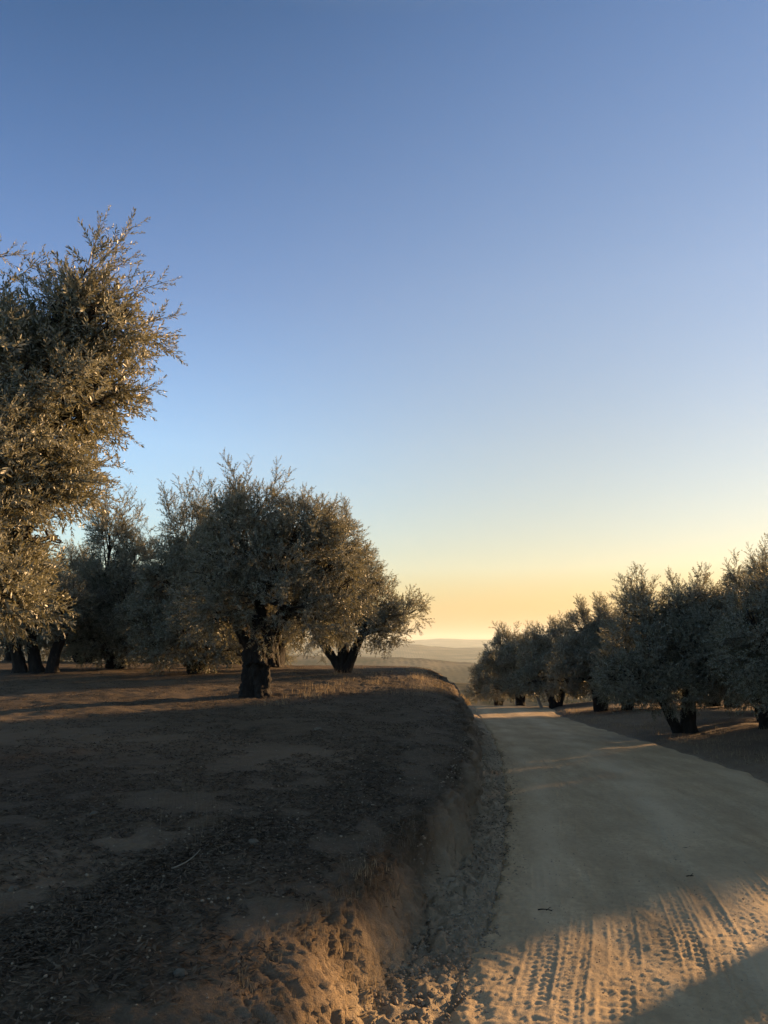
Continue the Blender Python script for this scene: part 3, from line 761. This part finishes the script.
ex = [(gB, 498, 52, .8, 1.05, 'small dark olive tree at the far end of the row, where the road drops away'),
      (gC, 626, 28.5, 4.1, .98, 'olive tree half hidden behind the left side of the forked-trunk tree'),
      (gA, 733, 29.5, 1.2, 1.1, 'olive tree behind the gap between the forked-trunk and the right-edge trees'),
      (gC, 600, 45, 3.0, 1.15, 'olive tree in the second row, its top just showing over the roadside thicket'),
      (gB, 690, 42, 2.2, 1.1, 'olive tree farther back behind the forked-trunk tree, seen through its leaves'),
      (gA, 8, 27, 5.2, 1.15, 'olive tree behind the three-stemmed tree at the left edge'),
      (gB, 82, 29, 3.3, 1.05, 'olive tree in the back row left, seen under the tall narrow-topped tree'),
      (gC, 150, 30, 3.9, 1.1, 'olive tree in the back row between the narrow-topped and the spired trees'),
      (gA, 235, 31, .4, 1.15, 'olive tree in the back row seen left of the thick dark trunk'),
      (gC, 25, 37, .3, 1.2, 'olive tree deepest in the left grove, its base seen between the dark stems'),
      (gA, 112, 38, 2.6, 1.2, 'olive tree deepest in the grove straight behind the narrow-topped tree'),
      (gB, 185, 38, 4.4, 1.1, 'olive tree deepest in the grove straight behind the spired tree'),
      (gC, 255, 38, 5.0, 1.05, 'olive tree deepest in the grove straight behind the thick trunk'),
      (gA, 640, 40, 5.5, 1.1, 'olive tree of the back row right, glimpsed under the crowns left of the forked trunk'),
      (gB, 768, 24, .9, .85, 'olive tree glimpsed behind the right-edge tree, cut by the picture edge'),  # added to keep sun stripes off the left bank top
      (gC, 712, 31, 1.9, 1.1, 'olive tree farther back between the forked trunk and the right edge'),  # added as another sun blocker for the left bank top
      (gB, 276, 23.6, 1.4, 1.1, 'olive tree behind the thick dark trunk and seen to its right'),
      ]
for (src, px, d, rz, s, lab) in ex: copy_tree(src, base_at(px, d), rz, s, lab)
# olive trees added on the right to shade road and bank, mostly out of view
blocker_lobes = [((math.cos(k*1.05)*q, math.sin(k*1.05)*q, z_), (.92, .92, .75), 1) for k in range(6) for q, z_ in ((1.4, 2.15), (1.3, 2.9))]+[((0, 0, 3.6), (1.1, 1.1, .9), 1), ((0, 0, 4.2), (.7, .7, .6), 1)]  # crown set high so a low sun shaft reaches road and bank face
blocker_spec = dict(seed=9, sprays=1050, up=.4, shoots=8, branches=4, zmin=1.5, lobes=blocker_lobes, stems=[((0, 0, -.15), (.1, 0, .9), (-.1, 0, 2.1), .2, .13), ((.05, .05, 1.0), (.2, .1, 1.5), (.5, .2, 2.3), .11, .08)], leaf=dict(leafL=.075, leafW=.02, pairs=7, twL=.29, ntw=9, upright=.2))
blocker_tree = add_tree(blocker_spec, (7.75, 9.05, gz(7.75, 9.05)), 'added olive tree just beyond the right picture edge, crown raised to let sunlight under', 41)
copy_tree(blocker_tree, (8.5, 17.7, gz(8.5, 17.7)), 1.1, .70, 'olive tree crowded between the right-edge tree and the forked trunk, its crown held higher')  # added to shade the bank top while sun passes underneath
blocker_far = dict(blocker_spec, lobes=[((c_[0], c_[1], c_[2]+.75), r_, w_) for (c_, r_, w_) in blocker_lobes], zmin=2.25, seed=10,
    stems=[((0, 0, -.15), (.1, 0, 1.1), (-.1, 0, 2.7), .2, .13), ((.05, .05, 1.3), (.2, .1, 2.0), (.5, .2, 2.9), .11, .08)])
add_tree(blocker_far, (10.8, 11.1, gz(10.8, 11.1)), 'second added olive tree beyond the right picture edge, crown raised to shade the bank top', 42)  # unseen tree added to shade the bank top, not the road
off = [(9.8, 20.4, .95), (14.5, 17.4, 1.04), (11.6, 8.3, 1.0), (9.5, 3.6, 1.0), (10.2, -.4, 1.0), (20.9, 13.9, 1.1), (18.8, 21.6, 1.05), (16.7, 29, 1.1), (18.6, 8, 1.1), (15, 1, 1.1), (24, 28, 1.1), (21.5, 2.5, 1.1), (26.5, 12.5, 1.1)]  # added shade trees, spaced so sunlit patches stay on the road
for k, (x, y, s) in enumerate(off):
    src = (gA, gB, gC)[k % 3]
    copy_tree(src, (x, y, gz(x, y)), k*1.3, s, 'olive tree of the orchard rows beyond the right picture edge, shading the road', 'olive trees added beyond the right picture edge for shade')

# ------------------------------------------------------------------ ground cover
def blades(rng, pts, h0, h1, wd, spread, nper, seg=3, mat=None, name='grass', kind='stuff', label=None):
    Vs = []; Qs = []; off_ = 0
    for (x, y) in pts:
        z = gz(x, y)-.01
        for _ in range(nper):
            a = rng.uniform(0, 6.28); r = rng.uniform(0, spread); h = rng.uniform(h0, h1)
            lean = rng.uniform(.05, .5)*h; la = rng.uniform(0, 6.28); wa = rng.uniform(0, 6.28)
            b = np.array([x+math.cos(a)*r, y+math.sin(a)*r, z]); sd_ = np.array([math.cos(wa), math.sin(wa), 0])*wd
            v = []
            for k in range(seg+1):
                t = k/seg; c = b+np.array([math.cos(la)*lean*t*t, math.sin(la)*lean*t*t, h*t*(1-.12*t)])
                ww = (1-t*.85); v += [c-sd_*ww*.5, c+sd_*ww*.5]
            Vs.append(np.array(v)); q = [(2*k, 2*k+1, 2*k+3, 2*k+2) for k in range(seg)]
            Qs.append(np.array(q)+off_); off_ += len(v)
    return mesh_np(name, np.concatenate(Vs), np.concatenate(Qs), mats=[mat], smooth=False, kind=kind, label=label)
rng = np.random.RandomState(77)
def gp(px, py, hf=None):
    """ground point seen at a pixel on the plateau"""
    u = 512-py; fy = FPX*math.cos(PITCH)-u*math.sin(PITCH); fz = FPX*math.sin(PITCH)+u*math.cos(PITCH)
    d = 5.0
    for _ in range(60):
        x = (px-384)/fy*d; d = .6*d+.4*(EYE-gz(x, d))*fy/(-fz)
        d = min(max(d, .5), 60)
    return x, d
pts = []
for _ in range(90):
    px = rng.choice([rng.uniform(270, 425), rng.uniform(330, 425)]); d = rng.uniform(14, 24)
    pts.append(((px-384)/FPX*d, d))
for _ in range(40):
    d = rng.uniform(12.5, 15); x = rng.uniform(-2.2, -.6)+.4*rng.normal(); pts.append((x, d))
for _ in range(80):
    y = rng.uniform(15, 27); pts.append((float(xcrest(y))+rng.uniform(-.6, .1), y))
pts = [p_ for p_ in pts if float(noise(p_[0]*1.3, p_[1]*.8, 0, 55)) > -.08]
blades(rng, pts, .04, .17, .005, .16, 16, 3, M_straw, 'dry_grass', label='straw-coloured dry grass along the bank top')
pts = []
for _ in range(700):
    y = rng.uniform(7, 32); pts.append((float(xrr(y))+rng.gamma(1.3, 1.0)+.05, y))
blades(rng, pts, .03, .13, .005, .16, 10, 3, M_straw, 'verge_grass', label='sparse dry grass on the verge right of the road')
pts = []
for _ in range(60):
    x, y = gp(rng.normal(185, 40), rng.normal(805, 26)); pts.append((x, y))
blades(rng, pts, .08, .34, .0022, .10, 4, 5, M_weed, 'dead_weeds', label='thin dead weed stalks on the dark bank top')
pts = []
for _ in range(900):
    y = rng.gamma(2.4, 3.2)+1.8; pts.append((float(xcrest(y))-rng.gamma(1.3, 1.8), y))
blades(rng, pts, .02, .07, .003, .06, 6, 2, M_weed, 'stubble', label='short dry stubble scattered over the bank top')

pts = []
for _ in range(260):
    y = rng.uniform(3.2, 24); pts.append((float(xcrest(y))+rng.normal()*.09, y))
blades(rng, pts, .03, .13, .0035, .07, 7, 3, M_weed, 'brow_grass', label='dry grass tufts hanging on the crumbling brow of the bank')
pts = []
for _ in range(130):
    y = rng.uniform(3.3, 5.2); q = rng.uniform(-.1, 1.0); pts.append((float(xcrest(y))+q*max(.2, float(xfoot(y)-xcrest(y))), y))
blades(rng, pts, .02, .08, .0028, .05, 7, 3, M_straw, 'face_grass', label='short straw growing on the sunlit bank face')

def scatter_leaves():
    rng = np.random.RandomState(5)
    n = 60000
    y = rng.gamma(2.0, 2.6, n)+1.3; x = xcrest(y)+.10-rng.gamma(1.5, 1.7, n)
    yb = rng.uniform(5, 20, 45000); xb = xcrest(yb)-rng.uniform(-.1, 1, 45000)*yb*.75
    x = np.concatenate([x, xb]); y = np.concatenate([y, yb])
    y2 = rng.uniform(7, 30, 9000); x2 = xrr(y2)+rng.gamma(1.6, 1.6, 9000)
    # the dark drift of leaves at lower left
    ya = rng.uniform(2.6, 5.8, 9000); xa = -1.5+.33*(ya-3.9)+rng.normal(size=9000)*.17*(.5+.5*rng.rand(9000))
    x = np.concatenate([x, x2]); y = np.concatenate([y, y2])
    k = noise(x*1.2, y*1.2, 0, 91)+.5*noise(x*4, y*4, 0, 92) > -.12
    x = np.concatenate([x[k], xa]); y = np.concatenate([y[k], ya]); n = len(x)
    z = ground_z(x, y)+.022*fbm(x*3.2, y*3.2, 0, 11, 4)*.8+.009*fbm(x*14, y*14, 0, 17, 3)+.004
    L = rng.uniform(.03, .06, n); W = L*rng.uniform(.18, .28, n); a = rng.uniform(0, 6.28, n)
    tilt = rng.uniform(-.35, .5, n); roll = rng.uniform(-.6, .6, n)
    d = np.stack([np.cos(a)*np.cos(tilt), np.sin(a)*np.cos(tilt), np.sin(tilt)], -1)
    s = np.stack([-np.sin(a)*np.cos(roll), np.cos(a)*np.cos(roll), np.sin(roll)], -1)
    c = np.stack([x, y, z+.006], -1)
    V = np.stack([c-d*L[:, None]/2, c+s*W[:, None]/2, c+d*L[:, None]/2, c-s*W[:, None]/2], 1).reshape(-1, 3)
    V[1::4, 2] += .002
    mesh_np('leaf_litter', V, np.arange(n*4).reshape(-1, 4), mats=[M_litter], smooth=False, kind='stuff', label='fallen olive leaves lying on the soil')
scatter_leaves()

def ico(sub=2):
    import bmesh
    bm = bmesh.new(); bmesh.ops.create_icosphere(bm, subdivisions=sub, radius=1)
    V = np.array([v.co[:] for v in bm.verts]); F = np.array([[v.index for v in f.verts] for f in bm.faces]); bm.free(); return V, F
I2, F2_ = ico(2); I1, F1_ = ico(1); I3, F3_ = ico(3)
def clods():
    rng = np.random.RandomState(8)
    Vs = []; Fs = []; o_ = 0
    for k in range(7200):
        if k < 3300:
            y = rng.gamma(2.2, 2.0)+1.9; f = float(xfoot(y)); l = float(xrl(y)); x = f-.06+rng.beta(1.1, 1.8)*(l-f+.55)
            r = .006+.016*rng.beta(1, 4)
        elif k >= 5200:
            y = rng.gamma(2.0, 2.5)+2.5; x = float(xrl(y))+rng.uniform(.1, .97)*float(xrr(y)-xrl(y)); r = .003+.009*rng.beta(1, 6)
        elif k < 4600:
            y = rng.gamma(2.0, 2.4)+1.5; x = float(xcrest(y))-rng.gamma(1.3, 1.5); r = .004+.012*rng.beta(1, 5)
        else:
            y = rng.uniform(4, 22); x = float(xrr(y))+rng.uniform(-.3, 2.5); r = .006+.016*rng.beta(1, 4)
        z = float(ground_z(np.array([x]), np.array([y]))[0]) if k < 5200 else float(zroad(y))+.028
        v = I1*(1+.35*noise(I1[:, 0]*1.7+k, I1[:, 1]*1.7, I1[:, 2]*1.7, 7))[:, None]*np.array([1, rng.uniform(.6, 1), rng.uniform(.5, .8)])*r
        a = rng.uniform(0, 6.28); cs_, sn = math.cos(a), math.sin(a)
        v = np.stack([v[:, 0]*cs_-v[:, 1]*sn, v[:, 0]*sn+v[:, 1]*cs_, v[:, 2]], -1)+np.array([x, y, z+r*.25+.01])
        Vs.append(v); Fs.append(F1_+o_); o_ += len(v)
    mesh_np('clods', np.concatenate(Vs), None, np.concatenate(Fs), mats=[M_clod], smooth=False, kind='stuff', label='crumbled earth clods and gravel along the foot of the bank')
clods()

def rock(px, py, r, label, seed, flat=.6):
    x, y = gp(px, py); rng = np.random.RandomState(seed)
    v = I3*(1+.30*fbm(I3[:, 0]*1.3+seed, I3[:, 1]*1.3, I3[:, 2]*1.3, seed, 3))[:, None]*np.array([1, .75, flat])*r
    v[:, 2] = np.maximum(v[:, 2], -r*.3)
    o = mesh_np('stone', v, None, F3_, mats=[M_rock], smooth=True)
    o.location = (x, y, gz(x, y)+r*.12); o.rotation_euler = (0, 0, seed)
    tag(o, label, 'stone', 'small stones on the bank top')
rock(94, 815, .035, 'small pale stone on the dark bank top, near the dead weeds at the left', 1)
rock(253, 843, .045, 'flat grey stone on the bank top, right of the pale stick', 2, .4)
rock(180, 976, .032, 'rounded stone lowest on the bank top, near the leaf drift', 3, .7)
rock(14, 890, .03, 'small stone at the left picture edge on the bare patch of soil', 4)
rock(318, 730, .07, 'pale flat stone on the bank top right of the thick trunk, farthest of the stones', 5, .35)

def stick():
    a = gp(172, 874); b = gp(200, 858); m_ = gp(190, 868)
    p0 = np.array([a[0], a[1], gz(*a)+.03]); p2 = np.array([b[0], b[1], gz(*b)+.05]); p1 = np.array([m_[0], m_[1], gz(*m_)+.03])
    V = []; Q = []; tube(V, Q, bez(p0, p1, p2, 12), np.linspace(.0045, .002, 12), 7, .2, 3)
    o = mesh_np('stick', np.concatenate(V)-p0, np.concatenate(Q), mats=[M_stick]); o.location = p0
    tag(o, 'thin pale curved stick lying on the bank top below the dead weeds', 'stick')
stick()
def rstick(px, py, l, ang, lab):
    u = 512-py; fy = FPX*math.cos(PITCH)-u*math.sin(PITCH); fz = FPX*math.sin(PITCH)+u*math.cos(PITCH)
    d = 4
    for _ in range(60): d = .6*d+.4*(EYE-float(zroad(d))-.03)*fy/(-fz)
    x = (px-384)/fy*d; dv = np.array([math.cos(ang), math.sin(ang), 0])*l
    V = []; Q = []; tube(V, Q, bez(-dv/2, np.array([0, .01, .012]), dv/2, 8), np.linspace(.005, .003, 8), 6, .3, 5)
    tube(V, Q, bez(dv*.1, dv*.2+np.array([.01, .02, .01]), dv*.3+np.array([.02, .035, .012]), 5), np.linspace(.003, .0015, 5), 5)
    o = mesh_np('twig', np.concatenate(V), np.concatenate(Q), mats=[M_bark]); o.location = (x, d, float(zroad(d))+.035)
    tag(o, lab, 'twig', 'dark twigs fallen on the road')
rstick(690, 877, .07, .2, 'short dark twig on the road, just above the big sunlit patch')
rstick(545, 911, .10, -.2, 'dark twig on the road, left of the sunlit tyre prints')
rstick(686, 849, .12, .1, 'dark twig on the shaded road, farthest of the twigs')

def stake(px, d, h, lean, lab):
    b = base_at(px, d); V = []; Q = []
    tube(V, Q, bez(np.array([0, 0, -.1]), np.array([lean*.4, 0, h*.5]), np.array([lean, 0, h]), 10), np.append(np.linspace(.085, .06, 9), .035), 12, .25, 9)
    o = mesh_np('stake', np.concatenate(V), np.concatenate(Q), mats=[M_post]); o.location = b
    tag(o, lab, 'stake', 'pale stakes under the far roadside trees')
stake(541, 37.5, .55, -.25, 'thick pale leaning stake at the foot of the far trees right of the road')
stake(516, 43, .45, 0, 'thin short pale stake at the far end of the right tree row')

# small bush where the road drops away
def shrub(px, d, r, lab, seed):
    b = base_at(px, d); rng = np.random.RandomState(seed)
    n = 60; dd = rng.normal(size=(n, 3)); dd[:, 2] = np.abs(dd[:, 2])+.1; dd /= np.linalg.norm(dd, axis=1)[:, None]
    V, Q, T, fm = make_crown(rng, dd*r*.35, dd, np.full(n, r*.75), leafL=.07, leafW=.025, pairs=6, twL=.25, ntw=7)
    t = thing('shrub', lab, 'shrub', b)
    mesh_np('foliage', V, Q, T, mats=[M_straw, M_twig], parent=t, fmat=fm, smooth=False)
    V2 = []; Q2 = []
    for k in range(5):
        e = dd[k]*r*.5; tube(V2, Q2, bez(np.array([0, 0, -.05]), e*.4+np.array([0, 0, .1]), e, 6), np.linspace(.02, .008, 6), 6)
    mesh_np('stem', np.concatenate(V2), np.concatenate(Q2), mats=[M_bark], parent=t)
shrub(460, 44, .5, 'small dry sunlit bush beside the road where it drops away', 31)

# ------------------------------------------------------------------ haze
def haze():
    x0, x1, y0, y1, z0, z1 = -15500, 15500, -15500, 15500, -68, 240
    V = np.array([(x, y, z) for z in (z0, z1) for y in (y0, y1) for x in (x0, x1)])
    Q = np.array([(0, 2, 3, 1), (4, 5, 7, 6), (0, 1, 5, 4), (2, 6, 7, 3), (0, 4, 6, 2), (1, 3, 7, 5)])
    m = bpy.data.materials.new('air_haze'); m.use_nodes = True; t = m.node_tree; t.nodes.clear()
    o = t.nodes.new('ShaderNodeOutputMaterial'); v = t.nodes.new('ShaderNodeVolumePrincipled')
    v.inputs['Color'].default_value = (.76, .87, .86, 1); v.inputs['Density'].default_value = HAZE; v.inputs['Anisotropy'].default_value = .2
    t.links.new(v.outputs[0], o.inputs['Volume'])
    mesh_np('haze', V, Q, mats=[m], smooth=False, kind='stuff')
HAZE = .95e-4
haze()
